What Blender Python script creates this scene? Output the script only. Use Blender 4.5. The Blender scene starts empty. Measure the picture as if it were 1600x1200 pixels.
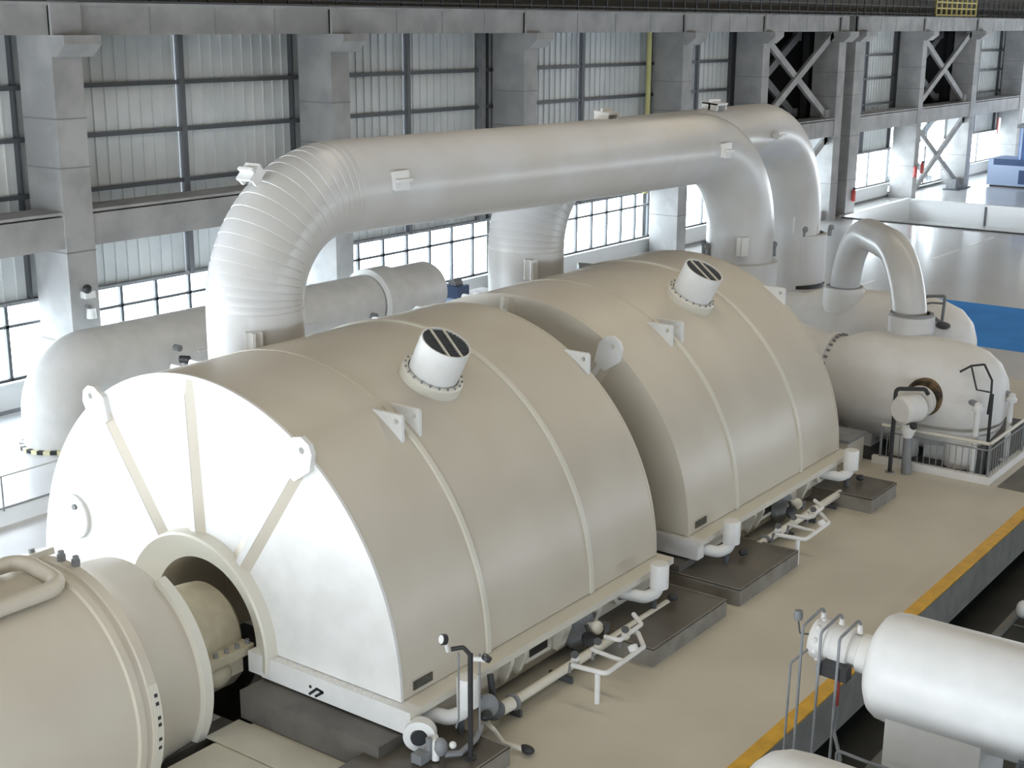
import bpy, math, random
from mathutils import Vector, Matrix
random.seed(4)
S = bpy.context.scene
COL = S.collection
pi = math.pi
def rad(a): return math.radians(a)

# ------------------------------------------------------------------ camera, sky, lights, exposure
cam = bpy.data.cameras.new('camera'); co = bpy.data.objects.new('camera', cam); COL.objects.link(co)
RT = Vector((0.80196519, 0.59734823, 0.00518923)); UP = Vector((-0.15639414, 0.20156609, 0.96690847)); FW = Vector((-0.57653509, 0.7762385, -0.25507075))
m = Matrix((RT, UP, -FW)).transposed().to_4x4(); m.translation = Vector((0, 0, 11.5)); co.matrix_world = m
cam.sensor_width = 36; cam.lens = 2140.0 / 1600 * 36; cam.clip_end = 400; cam.clip_start = .2
S.camera = co
W = bpy.data.worlds.new('sky'); S.world = W; W.use_nodes = True
bgn = W.node_tree.nodes['Background']; bgn.inputs[0].default_value = (0.84, 0.92, 1.0, 1); bgn.inputs[1].default_value = 12.5
S.view_settings.view_transform = 'Standard'; S.view_settings.look = 'None'; S.view_settings.gamma = 1; S.view_settings.use_curve_mapping = False
S.view_settings.exposure = 0.12
def area(name, loc, rot, sx, sy, power, color=(1, 1, 1), portal=False):
    l = bpy.data.lights.new(name, 'AREA'); l.shape = 'RECTANGLE'; l.size = sx; l.size_y = sy; l.energy = power; l.color = color
    o = bpy.data.objects.new(name, l); COL.objects.link(o); o.location = loc; o.rotation_euler = rot
    if portal: l.cycles.is_portal = True
    return o
area('window_portal', (-36.4, 60, 2.4), (0, rad(-90), 0), 5.4, 130, 1, portal=True)
area('end_portal', (-11, -13.8, 4.2), (rad(90), 0, 0), 50, 4.4, 1, portal=True)
area('door_portal', (-36.4, -1, 4), (0, rad(-90), 0), 8, 24, 1, portal=True)
area('far_portal', (-9, 130.2, 2.9), (rad(-90), 0, 0), 54, 4.6, 1, portal=True)
area('right_portal', (18.2, 50, 2.9), (0, rad(90), 0), 3.2, 140, 1, portal=True)
for i, y in enumerate((6, 26, 46, 66, 90)):
    area('ceiling_lamp_row', (-12, y, 18.6), (0, 0, 0), 22, 1.6, 680, (1.0, 0.86, 0.66))

# ------------------------------------------------------------------ materials
def mat(name, c, rough=.5, c2=None, scale=1.2, detail=4, bump=0, bscale=30, spec=.5, metal=0, stretch=None, coat=0, lo=.4, hi=.62):
    M = bpy.data.materials.new(name); M.use_nodes = True; nt = M.node_tree; b = nt.nodes['Principled BSDF']
    b.inputs['Base Color'].default_value = (*c, 1); b.inputs['Roughness'].default_value = rough
    b.inputs['Metallic'].default_value = metal; b.inputs['Specular IOR Level'].default_value = spec
    if coat: b.inputs['Coat Weight'].default_value = coat; b.inputs['Coat Roughness'].default_value = .15
    tc = nt.nodes.new('ShaderNodeNewGeometry'); src = tc.outputs['Position']
    if stretch:
        mp = nt.nodes.new('ShaderNodeMapping'); mp.inputs['Scale'].default_value = stretch; nt.links.new(src, mp.inputs[0]); src = mp.outputs[0]
    if c2:
        n = nt.nodes.new('ShaderNodeTexNoise'); n.inputs['Scale'].default_value = scale; n.inputs['Detail'].default_value = detail
        nt.links.new(src, n.inputs['Vector'])
        r = nt.nodes.new('ShaderNodeValToRGB'); r.color_ramp.elements[0].position = lo; r.color_ramp.elements[1].position = hi
        r.color_ramp.elements[0].color = (*c2, 1); r.color_ramp.elements[1].color = (*c, 1)
        nt.links.new(n.outputs['Fac'], r.inputs[0]); nt.links.new(r.outputs[0], b.inputs['Base Color'])
    if bump:
        n2 = nt.nodes.new('ShaderNodeTexNoise'); n2.inputs['Scale'].default_value = bscale; n2.inputs['Detail'].default_value = 3
        nt.links.new(src, n2.inputs['Vector'])
        bp = nt.nodes.new('ShaderNodeBump'); bp.inputs['Strength'].default_value = bump; bp.inputs['Distance'].default_value = .02
        nt.links.new(n2.outputs['Fac'], bp.inputs['Height']); nt.links.new(bp.outputs[0], b.inputs['Normal'])
    return M
PAINT = mat('cream_paint', (.62, .575, .485), .36, (.585, .535, .445), .5, 2)
PAINTW = mat('cream_trim_paint', (.70, .675, .59), .38)
WHITE = mat('white_paint', (.80, .80, .79), .4, (.75, .755, .74), 2)
PIPE = mat('pipe_paint', (.62, .62, .625), .3, (.57, .56, .535), .6, 3)
CLAD = mat('lagging_white', (.80, .79, .77), .5, (.75, .735, .70), 1.2, 3)
YELLOWISH = mat('lagging_cream', (.58, .53, .40), .6, (.50, .45, .33), 3, 4, .2, 12)
CONC = mat('concrete', (.42, .415, .41), .8, (.33, .33, .325), .9, 6, .15, 14)
CONCD = mat('dark_concrete', (.13, .12, .105), .55, (.085, .08, .07), 1.1, 6, .1, 10)
CONCT = mat('tray_concrete', (.125, .11, .09), .35, (.085, .075, .06), .9, 5)
FLOOR = mat('epoxy_floor', (.66, .615, .515), .3, (.58, .54, .445), .35, 6, lo=.38, hi=.66)
FLOORG = mat('pale_epoxy_floor', (.70, .70, .69), .16, (.64, .64, .64), .15, 6)
FLOORW = mat('daylit_white_floor', (.86, .87, .90), .3, (.82, .83, .86), .3, 5)  # daylight glare by the windows is put into this floor colour
PLATE = mat('floor_plate_paint', (.60, .565, .47), .35, (.53, .50, .41), 1, 4)
STEEL = mat('dark_steel', (.085, .092, .10), .5)
GREYST = mat('grey_steel', (.26, .27, .28), .5, (.21, .22, .23), 3)
POSTM = mat('post_steel', (.13, .138, .15), .6)
JOINT = mat('formwork_joint', (.24, .24, .235), .9)
TRAYS = mat('tray_side', (.25, .235, .205), .6, (.19, .175, .15), 2)
LANE = mat('lane_paint', (.9, .9, .88), .16)
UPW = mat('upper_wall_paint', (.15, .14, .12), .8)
BLACK = mat('black_steel', (.025, .026, .028), .5)
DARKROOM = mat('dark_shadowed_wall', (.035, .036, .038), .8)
SHEET = mat('cladding_sheet', (.70, .72, .715), .45, (.62, .645, .645), .7, 4)
SHEETW = mat('white_wall_paint', (.72, .73, .73), .6)
YEL = mat('yellow_line_paint', (.75, .43, .03), .45, (.62, .34, .02), 3, 5)
CREAMY = mat('pale_stripe_paint', (.80, .76, .50), .5)
YELP = mat('pale_yellow_paint', (.62, .60, .26), .45)
YELD = mat('yellow_rail_paint', (.55, .45, .14), .5)
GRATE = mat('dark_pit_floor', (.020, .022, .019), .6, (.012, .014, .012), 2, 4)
FASC = mat('grey_fascia', (.17, .17, .155), .6, (.13, .13, .115), 2, 5)
BLUEF = mat('blue_floor_paint', (.05, .29, .80), .75, (.045, .26, .72), .6, 4, spec=.2)
BLUEM = mat('blue_machine_paint', (.16, .28, .58), .5)
BLUEP = mat('pale_blue_paint', (.45, .55, .75), .5)
NAVY = mat('navy_paint', (.05, .09, .2), .5)
RED = mat('red_paint', (.38, .05, .04), .4)
RUST = mat('scorched_lagging', (.20, .13, .06), .8, (.04, .03, .02), 3, 4)
PLAQ = mat('dark_nameplate', (.045, .045, .035), .5, (.09, .09, .075), 22, 2)
INNER = mat('inner_casing_paint', (.62, .56, .46), .5)
ROOF = mat('roof_deck', (.20, .195, .185), .8)
WALLR = mat('warm_wall', (.40, .38, .34), .8)
GLAZE = bpy.data.materials.new('window_glass'); GLAZE.use_nodes = True
nt = GLAZE.node_tree; nt.nodes.clear(); o_ = nt.nodes.new('ShaderNodeOutputMaterial'); mx = nt.nodes.new('ShaderNodeMixShader')
tr = nt.nodes.new('ShaderNodeBsdfTransparent'); tr.inputs[0].default_value = (.95, .97, .97, 1); gl = nt.nodes.new('ShaderNodeBsdfGlossy'); gl.inputs['Roughness'].default_value = .02
mx.inputs[0].default_value = .06; nt.links.new(tr.outputs[0], mx.inputs[1]); nt.links.new(gl.outputs[0], mx.inputs[2]); nt.links.new(mx.outputs[0], o_.inputs[0])
# striped yellow and black flange paint: stripes run round the vertical axis of the floor flange
STRIPE = bpy.data.materials.new('hazard_stripes'); STRIPE.use_nodes = True
YB = (-32.3, 21.95)

# ------------------------------------------------------------------ mesh helpers
ORG = {}
class G:
    def __init__(s): s.v = []; s.f = []
    def add(s, vs, fs):
        k = len(s.v); s.v += [tuple(p) for p in vs]; s.f += [tuple(i + k for i in f) for f in fs]; return s
    def box(s, x0, x1, y0, y1, z0, z1):
        return s.add([(x0, y0, z0), (x1, y0, z0), (x1, y1, z0), (x0, y1, z0), (x0, y0, z1), (x1, y0, z1), (x1, y1, z1), (x0, y1, z1)],
                     [(3, 2, 1, 0), (4, 5, 6, 7), (0, 1, 5, 4), (1, 2, 6, 5), (2, 3, 7, 6), (3, 0, 4, 7)])
    def obox(s, c, ux, uy, uz, hx, hy, hz):
        c = Vector(c); ux, uy, uz = Vector(ux).normalized(), Vector(uy).normalized(), Vector(uz).normalized()
        P = [c + ux * a * hx + uy * b * hy + uz * d * hz for d in (-1, 1) for a, b in ((-1, -1), (1, -1), (1, 1), (-1, 1))]
        return s.add(P, [(3, 2, 1, 0), (4, 5, 6, 7), (0, 1, 5, 4), (1, 2, 6, 5), (2, 3, 7, 6), (3, 0, 4, 7)])
    def sweep(s, path, r, n=16, caps=True):
        P = [Vector(p) for p in path]; N = len(P); R = r if isinstance(r, (list, tuple)) else [r] * N
        T = [(P[min(i + 1, N - 1)] - P[max(i - 1, 0)]).normalized() for i in range(N)]
        a = Vector((0, 0, 1)) if abs(T[0].z) < .9 else Vector((1, 0, 0)); u = (a - T[0] * a.dot(T[0])).normalized(); vs = []; fs = []
        for i in range(N):
            u = (u - T[i] * u.dot(T[i])).normalized(); w = T[i].cross(u)
            for k in range(n):
                t = 2 * pi * k / n; vs.append(P[i] + (u * math.cos(t) + w * math.sin(t)) * R[i])
        for i in range(N - 1):
            for k in range(n): fs.append((i * n + k, i * n + (k + 1) % n, (i + 1) * n + (k + 1) % n, (i + 1) * n + k))
        if caps: fs.append(tuple(range(n - 1, -1, -1))); fs.append(tuple((N - 1) * n + k for k in range(n)))
        return s.add(vs, fs)
    def cyl(s, p0, p1, r0, r1=None, n=20): return s.sweep([p0, p1], [r0, r0 if r1 is None else r1], n)
    def lathe(s, prof, o, ax, n=48, a0=0, a1=360, ref=(0, 0, 1)):
        # prof: (radius, height along the axis); the angle starts at ref
        o = Vector(o); ax = Vector(ax).normalized(); ref = Vector(ref)
        if abs(ref.dot(ax)) > .95: ref = Vector((1, 0, 0))
        u = (ref - ax * ref.dot(ax)).normalized(); w = ax.cross(u); full = abs(a1 - a0) >= 359.9; m_ = n if full else n + 1; vs = []; fs = []
        for r, h in prof:
            for k in range(m_):
                t = rad(a0 + (a1 - a0) * k / n); vs.append(o + ax * h + (u * math.cos(t) + w * math.sin(t)) * max(r, 1e-4))
        for i in range(len(prof) - 1):
            for k in range(n):
                q = (k + 1) % m_; fs.append((i * m_ + k, i * m_ + q, (i + 1) * m_ + q, (i + 1) * m_ + k))
        return s.add(vs, fs)
    def prism(s, poly, o, u, v, d):
        # polygon in the (u, v) plane through o, extruded by the vector d
        o, u, v, d = Vector(o), Vector(u), Vector(v), Vector(d); n = len(poly); a = [o + u * p + v * q for p, q in poly]
        return s.add(a + [p + d for p in a], [tuple(range(n - 1, -1, -1)), tuple(range(n, 2 * n))] + [(i, (i + 1) % n, n + (i + 1) % n, n + i) for i in range(n)])
    def ball(s, c, r, sc=(1, 1, 1), n=14):
        prof = [(r * math.sin(pi * i / 8), -r * math.cos(pi * i / 8)) for i in range(9)]; k = len(s.v)
        s.lathe(prof, (0, 0, 0), (0, 0, 1), n)
        for i in range(k, len(s.v)):
            p = s.v[i]; s.v[i] = (c[0] + p[0] * sc[0], c[1] + p[1] * sc[1], c[2] + p[2] * sc[2])
        return s
    def build(s, name, m_, parent=None, label=None, cat=None, group=None, kind=None, sharp=32):
        me = bpy.data.meshes.new(name); org = ORG.get(parent.name, Vector((0, 0, 0))) if parent else None
        if parent is None:
            xs = [p[0] for p in s.v]; ys = [p[1] for p in s.v]; zs = [p[2] for p in s.v]
            org = Vector(((min(xs) + max(xs)) / 2, (min(ys) + max(ys)) / 2, min(zs)))
        me.from_pydata([tuple(Vector(p) - org) for p in s.v], [], s.f); me.update()
        import bmesh
        b = bmesh.new(); b.from_mesh(me); bmesh.ops.recalc_face_normals(b, faces=b.faces); b.to_mesh(me); b.free()
        me.polygons.foreach_set('use_smooth', [True] * len(me.polygons)); me.set_sharp_from_angle(angle=rad(sharp)); me.materials.append(m_)
        o = bpy.data.objects.new(name, me); COL.objects.link(o)
        if parent: o.parent = parent
        else: o.location = org
        ORG[o.name] = org
        return tag(o, label, cat, group, kind)
def tag(o, label=None, cat=None, group=None, kind=None):
    if label: o['label'] = label
    if cat: o['category'] = cat
    if group: o['group'] = group
    if kind: o['kind'] = kind
    return o
def thing(name, loc, label=None, cat=None, group=None, kind=None):
    o = bpy.data.objects.new(name, None); COL.objects.link(o); o.location = loc; o.empty_display_size = .2
    ORG[o.name] = Vector(loc); return tag(o, label, cat, group, kind)
def dup(t, d, label=None, group=None):
    r = t.copy(); COL.objects.link(r); r.location = t.location + Vector(d)
    ORG[r.name] = ORG[t.name] + Vector(d)
    if label: r['label'] = label
    if group: r['group'] = group
    for ch in list(t.children):
        c = ch.copy(); COL.objects.link(c); c.parent = r; ORG[c.name] = ORG[r.name]
        for g in ch.children: e = g.copy(); COL.objects.link(e); e.parent = c
    return r
def fillet(P, RR, n=8):
    P = [Vector(p) for p in P]; out = [P[0]]
    for i in range(1, len(P) - 1):
        R = RR[i - 1] if isinstance(RR, (tuple, list)) else RR
        a, b, c = P[i - 1], P[i], P[i + 1]; u = (a - b).normalized(); v = (c - b).normalized(); th = u.angle(v)
        d = R / math.tan(th / 2); bis = (u + v).normalized(); cen = b + bis * (R / math.sin(th / 2)); p0 = b + u * d; p1 = b + v * d
        for k in range(n + 1):
            q = p0.lerp(p1, k / n); out.append(cen + (q - cen).normalized() * R)
    out.append(P[-1]); return out
def arc(a0, a1, n): return [rad(a0 + (a1 - a0) * i / n) for i in range(n + 1)]

# ================================================================== SETTING: floor
FX = -8.65
fl = thing('floor', (0, 0, 0), kind='structure')
g = G(); B = lambda x0, x1, y0, y1: g.box(x0, x1, y0, y1, -.4, 0)
# turbine deck with an opening under the bearing and the near cylinder
B(-16.0, FX, -14, 14.2); B(-23.6, -19.9, -14, 14.2); B(-23.6, -19.9, 14.2, 17.5); B(-16.0, FX, 14.2, 17.5); B(-23.6, FX, 17.5, 46); g.build('deck_slab', FLOOR, fl)
g = G(); B(-36, -23.6, -14, 46); g.build('window_side_slab', FLOORW, fl)
g = G(); B(-36, FX, 46, 79.7); B(FX, 18, 46, 79.7); B(-36, -33.9, 79.7, 91); B(-36, 18, 91, 130); g.build('hall_slab', FLOORG, fl)
g = G(); g.box(-33.9, 18, 79.7, 91, -1.5, -1.3); g.build('sunken_bay_floor', FLOORG, fl)
g = G(); g.box(-33.9, 18, 90.85, 91.0, -1.3, -.002); g.build('sunken_bay_wall', SHEETW, fl, label='white far wall of the sunken bay')
g = G(); g.box(-34.05, -33.86, 79.72, 91, -1.3, -.002); g.build('sunken_bay_wall', SHEETW, fl)
g = G(); g.box(-33.9, 18, 79.45, 79.75, 0, .05); g.build('bay_edge_angle', BLACK, fl, label='black steel edge of the sunken bay')
g = G(); g.box(-28.79, -28.66, 90.78, 90.86, -1.3, -.05); g.build('bay_wall_joint', STEEL, fl)
g = G(); g.box(-33.9, 18, 90.72, 91.05, 0, .1); g.build('bay_coping', SHEETW, fl)
g = G(); g.box(-34.2, -33.85, 79.8, 91, 0, .12); g.build('bay_coping', SHEETW, fl)
# deck edge and the lower dark level
g = G(); g.box(FX - .24, FX + .03, -14, 46, .0, .03); g.build('edge_stripe', YEL, fl, label='yellow stripe along the deck edge')
g = G(); g.box(FX, FX + .06, -14, 46, -.85, 0.0); g.build('edge_fascia', FASC, fl, label='grey steel edge beam below the yellow stripe')
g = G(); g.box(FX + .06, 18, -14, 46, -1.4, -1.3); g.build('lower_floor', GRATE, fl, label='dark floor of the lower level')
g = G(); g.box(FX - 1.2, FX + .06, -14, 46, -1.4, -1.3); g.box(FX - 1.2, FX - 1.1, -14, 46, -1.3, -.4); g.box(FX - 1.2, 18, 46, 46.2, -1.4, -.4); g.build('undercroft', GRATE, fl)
g = G(); g.box(FX + .75, FX + .9, -14, 46, -1.3, -1.2); g.build('lower_kerb', FASC, fl)
for k in range(10):
    g = G(); g.box(FX + .9, 14, 5 + k * 4.0, 5.05 + k * 4.0, -1.3, -1.285); g.build('lower_floor_joint', FASC, fl)
# hatch plates beside the near cylinder, their dark rim
g = G(); g.box(-16.25, -11.75, 13.42, 14.15, .0, .03); g.build('floor_plate', PLATE, fl)
g = G(); g.box(-15.98, -11.75, 11.6, 13.36, .0, .03); g.build('floor_plate', PLATE, fl)
g = G(); g.box(-16.62, -16.28, 11.0, 14.1, -.5, -.02); g.build('opening_rim', CONCD, fl)
g = G(); g.box(-19.9, -16.0, 2, 17.5, -2.6, -2.5); g.build('opening_floor', CONCD, fl)
for x0, x1, y0, y1 in ((-20, -19.9, 2, 17.5), (-16.0, -15.9, 2, 17.5), (-19.9, -16, 17.5, 17.6)):
    g = G(); g.box(x0, x1, y0, y1, -2.5, -.41); g.build('opening_side', CONCD, fl)
# painted marks
g = G(); g.box(-28.4, -13.9, 50.0, 58.0, 0, .012); g.build('blue_floor_area', BLUEF, fl, label='blue painted floor area')
g = G(); g.box(-13.9, 4, 50.0, 58.0, 0, .012); g.build('blue_floor_area', BLUEF, fl)
for a, b in ((56, 60.5), (62.5, 65.5), (68, 72), (73.5, 77.5)):
    g = G(); g.box(-24.05, -23.85, a, b, 0, .012); g.build('lane_mark', LANE, fl)
g = G(); g.box(-9.9, -8.9, 34.3, 46, 0, .02); g.build('grey_walk_strip', FASC, fl)
g = G(); g.box(-28.45, -27.4, 2, 34, 0, .08); g.build('white_kerb', SHEETW, fl)
g = G(); g.box(-28.52, -28.45, 2, 34, 0, .1); g.build('kerb_edge', GREYST, fl)
for a in (10, 13.3, 17.66, 24):
    g = G(); g.box(-34, -28.5, a, a + .04, 0, .006); g.build('floor_joint', GREYST, fl)

# ================================================================== SETTING: left wall
XW = -36.0
wl = thing('wall_left', (-36, 60, 0), kind='structure')
cols = [(1.6, 2.6), (12.8, 13.8), (24, 25), (35.2, 36.1), (46.5, 47.4), (59.5, 60.4), (68, 68.8), (77.8, 78.8), (80.2, 81.6), (91.3, 92.1), (101.8, 102.8), (113.5, 114.5), (125, 126)]
for i, (a, b) in enumerate(cols):
    g = G(); g.box(-35.6, -34, a, b, 0, 12.02)
    c = g.build('column', CONC, wl)
    for z in (2.2, 4.9, 7.35, 8.75):        # formwork joints stand a little proud
        g = G(); g.box(-35.62, -33.985, a - .015, b + .015, z, z + .035); g.build('formwork_joint', JOINT, c)
    g = G(); g.prism([(-34.0, 11.1), (-33.35, 11.1), (-33.35, 10.85), (-33.75, 10.5), (-34.0, 10.5)], (0, a - .02, 0), (1, 0, 0), (0, 0, 1), (0, b - a + .25, 0))
    g.build('corbel', CONC, c)
    g = G(); g.box(-34.1, -33.9, a + .0, b, 11.1, 11.98); g.build('beam_seat', CONC, c)
braced = {6: 1, 9: 1}
for i in range(1, len(cols) - 1):
    y0, y1 = cols[i][1], cols[i + 1][0]
    far = i >= 5
    if i != 7:
        g = G(); g.box(-35.0, -34.06, y0, y1, 11.1, 11.92); g.box(-35.1, -33.98, y0, y1, 11.9, 12.0); cb = g.build('crane_beam', CONC, wl)
        for k in range(1, 4):
            q = y0 + (y1 - y0) * k / 4; g = G(); g.box(-34.075, -34.045, q, q + .03, 11.12, 11.9); g.build('beam_joint', GREYST, cb)
        g = G(); g.box(-35.3, -34.06, y0, y1, 5.05, 5.98); tb = g.build('tie_beam', CONC, wl)
        g = G(); g.box(-35.3, -34.02, y0, y1, 6.04, 6.12); g.box(-35.3, -34.3, y0, y1, 5.98, 6.05); g.build('beam_ledge', CONC, tb)
        q = y0 + (y1 - y0) * .72; g = G(); g.box(-34.075, -34.045, q, q + .03, 5.06, 5.97); g.build('beam_joint', GREYST, tb)
    else:
        g = G(); g.box(-35.4, -35.2, y0, y1, 0, 12); g.build('expansion_joint_cover', BLACK, wl); continue
    if i in braced:
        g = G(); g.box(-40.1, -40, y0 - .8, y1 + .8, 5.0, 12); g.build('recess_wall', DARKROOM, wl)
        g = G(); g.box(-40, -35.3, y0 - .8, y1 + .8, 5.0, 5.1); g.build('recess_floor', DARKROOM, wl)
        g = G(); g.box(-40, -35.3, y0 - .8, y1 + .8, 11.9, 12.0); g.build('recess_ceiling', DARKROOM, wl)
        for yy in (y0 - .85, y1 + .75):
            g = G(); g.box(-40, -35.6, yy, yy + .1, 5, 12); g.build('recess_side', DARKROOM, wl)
        for zl, zh in ((6.15, 11.0), (0.15, 5.0)):
            for x, w in ((-34.5, .2), (-36.6, .24)):
                cr = thing('cross_brace', (x, (y0 + y1) / 2, zl)); cr.parent = wl; cr.location -= wl.location
                for s_ in (1, -1):
                    za, zb = (zl, zh) if s_ > 0 else (zh, zl)
                    d = Vector((0, y1 - y0, zb - za)).normalized()
                    g = G(); g.obox((x + s_ * .06, (y0 + y1) / 2, (zl + zh) / 2), d, (1, 0, 0), d.cross(Vector((1, 0, 0))), math.hypot(y1 - y0, zh - zl) / 2 - .15, .1, w)
                    g.build('diagonal', CONC if x > -35 else GREYST, cr)
                for yy, zz in ((y0 + .25, zl + .2), (y1 - .25, zl + .2), (y0 + .25, zh - .2), (y1 - .25, zh - .2)):
                    g = G(); g.box(x - .16, x + .16, yy - .3, yy + .3, zz - .25, zz + .25); g.build('gusset', CONC if x > -35 else GREYST, cr)
        rows = []
    else:
        rows = [(9.62, 11.9), (8.12, 9.52), (6.47, 8.02), (5.1, 6.37), (3.36, 5.1)]
    ym = (y0 + y1) / 2
    # the recessed cladding plane is seen past the columns, so it runs on behind them
    ya, yb = y0 - .5, y1 + .5
    for (z0, z1) in rows:
        for (p, q) in ((ya, ym - .12), (ym + .12, yb)):
            g = G(); n = max(4, round((q - p) / .44)); w = (q - p) / n; prof = []
            for k in range(n):
                s0 = p + k * w; prof += [(s0, 0), (s0 + w * .86, 0), (s0 + w * .88, .05), (s0 + w * .97, .05)]
            prof.append((q, 0)); vs = [(XW + d, y, z) for z in (z0, z1) for y, d in prof]; N = len(prof)
            g.add(vs, [(k, k + 1, N + k + 1, N + k) for k in range(N - 1)]); g.build('cladding_sheet', SHEET, wl, sharp=10)
    if rows:
        for z in (9.57, 8.07, 6.42):
            for (p, q) in ((ya, ym - .12), (ym + .12, yb)):
                g = G(); g.box(XW + .0, XW + .22, p, q, z - .05, z + .05); g.box(XW + .2, XW + .23, p, q, z + .04, z + .09); g.build('girt', STEEL, wl)
        g = G(); g.box(XW, XW + .26, ym - .095, ym + .095, 3.3, 11.9); g.build('wall_post', POSTM, wl)
        for yy in (ya + .5, yb - .62):
            g = G(); g.box(XW, XW + .2, yy, yy + .08, 3.3, 11.9); g.build('wall_post', STEEL, wl)
        g = G(); g.box(XW - .05, XW + .25, ya, yb, 3.28, 3.38); g.build('head_flashing', GREYST if i < 9 else STEEL, wl)
    # window below
    top, sill = (3.3, 1.0) if i not in braced else (4.95, .25)
    wn = thing('window_%d' % (i + 1), (XW, ym, sill), kind='structure')
    cell = 1.36 if i < 5 else 3.4
    n = max(2, round((yb - ya) / cell)); w = (yb - ya) / n
    bar = .11 if i < 5 else .07
    for k in range(n + 1):
        y = ya + k * w; g = G(); g.box(XW - .05, XW + .06, y - bar / 2, y + bar / 2, sill, top); g.build('mullion', STEEL, wn)
    zt = 2.62 if i not in braced else 3.3
    zs = [sill, zt, top] if i < 5 else [sill, top]
    for z in zs:
        g = G(); g.box(XW - .05, XW + .06, ya, yb, z - .045, z + .045); g.build('transom' if z not in (sill, top) else 'frame_rail', STEEL, wn)
    for k in range(n):
        for za, zb in zip(zs[:-1], zs[1:]):
            g = G(); g.box(XW - .012, XW - .004, ya + k * w + bar / 2, ya + (k + 1) * w - bar / 2, za + .03, zb - .03); g.build('pane', GLAZE, wn)
    g = G(); g.box(XW - .2, XW + .12, ya, yb, 0, sill - .03); g.box(XW - .2, XW + .3, ya, yb, sill - .09, sill - .03); g.build('dwarf_wall', SHEETW, wl)
    g = G(); g.box(XW + .121, XW + .14, ya, yb, 0, .12); g.build('wall_skirting', GREYST, wl)
for i, (a, b) in enumerate(cols):        # infill behind each column so that no daylight leaks round it
    g = G(); g.box(-36.3, -35.95, a + .45 if i not in (7, 8) else a, b - .45 if i not in (7, 8) else b, 0, 5.0); g.build('column_infill', SHEETW, wl)
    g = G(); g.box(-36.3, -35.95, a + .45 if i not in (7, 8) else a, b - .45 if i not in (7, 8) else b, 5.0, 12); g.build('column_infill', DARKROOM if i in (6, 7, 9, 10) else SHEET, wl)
g = G(); g.box(-36.3, -36, -14, 12.9, 7.5, 12); g.build('blank_wall', SHEETW, wl)
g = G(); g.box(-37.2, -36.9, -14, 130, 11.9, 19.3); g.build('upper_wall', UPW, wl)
g = G(); g.box(-36.9, -34.05, -14, 130, 12.0, 12.06); g.build('gallery_floor', STEEL, wl)
g = G(); g.box(-35.9, -35.65, 45.75, 46.05, 3.3, 11.9); g.build('wall_post', GREYST, wl)
g = G(); g.cyl((-35.55, 58.9, 3.3), (-35.55, 58.9, 11.9), .13); g.build('standpipe', YELP, wl, label='pale yellow standpipe')
# rest of the shell (outside the picture)
g = G(); g.box(-37.2, 18.2, -14.2, 130, 19.3, 19.6); g.build('ceiling', ROOF, kind='structure')
g = G(); g.box(18, 18.3, -14, 13130, -1.4, 1.4); g.box(18, 18.3, -14, 130, 4.5, 19.3); g.box(18, 18.3, -14, 130, 3.2, 19.3); g.build('wall_right', WALLR, kind='structure')
g = G(); g.box(-37.2, 18.2, 130, 130.3, 0, .6); g.box(-37.2, 18.2, 130, 130.3, 5.2, 19.3); g.build('wall_back', WALLR, kind='structure')
g = G(); g.box(-37.2, 18.2, -14.3, -14, -1.4, 2); g.box(-37.2, 18.2, -14.3, -14, 6.4, 19.3); g.box(14, 18.2, -14.3, -14, 2, 6.4); g.build('wall_front', WALLR, kind='structure')

# gallery guard rail along the crane beam
gr = thing('guard_rail', (-34.3, 60, 12.06), 'dark guard rail along the crane gallery at the top of the wall', 'railing')
base = None
for k in range(96):
    y = 14 + k * 1.15
    if 93.2 < y < 102.3: continue
    if base is None:
        g = G(); g.box(-34.34, -34.28, y - .03, y + .03, 12.05, 13.25); base = g.build('post', BLACK, gr); y_b = y
    else:
        c = base.copy(); COL.objects.link(c); c.location = (0, y - y_b, 0)
for z in (12.2, 12.65, 13.1):
    for a, b in ((14, 93.2), (102.3, 126)):
        g = G(); g.box(-34.33, -34.29, a, b, z - .025, z + .025); g.build('rail', BLACK, gr)
yg = thing('access_gate', (-34.3, 98, 12.06), 'yellow barred gate in the dark gallery rail, top right', 'gate')
for k in range(9):
    y = 94 + k * 1.0; g = G(); g.box(-34.36, -34.26, y - .06, y + .06, 12.05, 13.4); g.build('bar', YELD, yg)
for z in (12.15, 12.6, 13.0, 13.35):
    g = G(); g.box(-34.35, -34.27, 93.94, 102.06, z - .05, z + .05); g.build('rail', YELD, yg)
# racks and ducts on the gallery, seen between the bars
for y, w in ((30, 2.2), (49, 1.6), (72, 3), (86, 2), (110, 3)):
    pass

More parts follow.
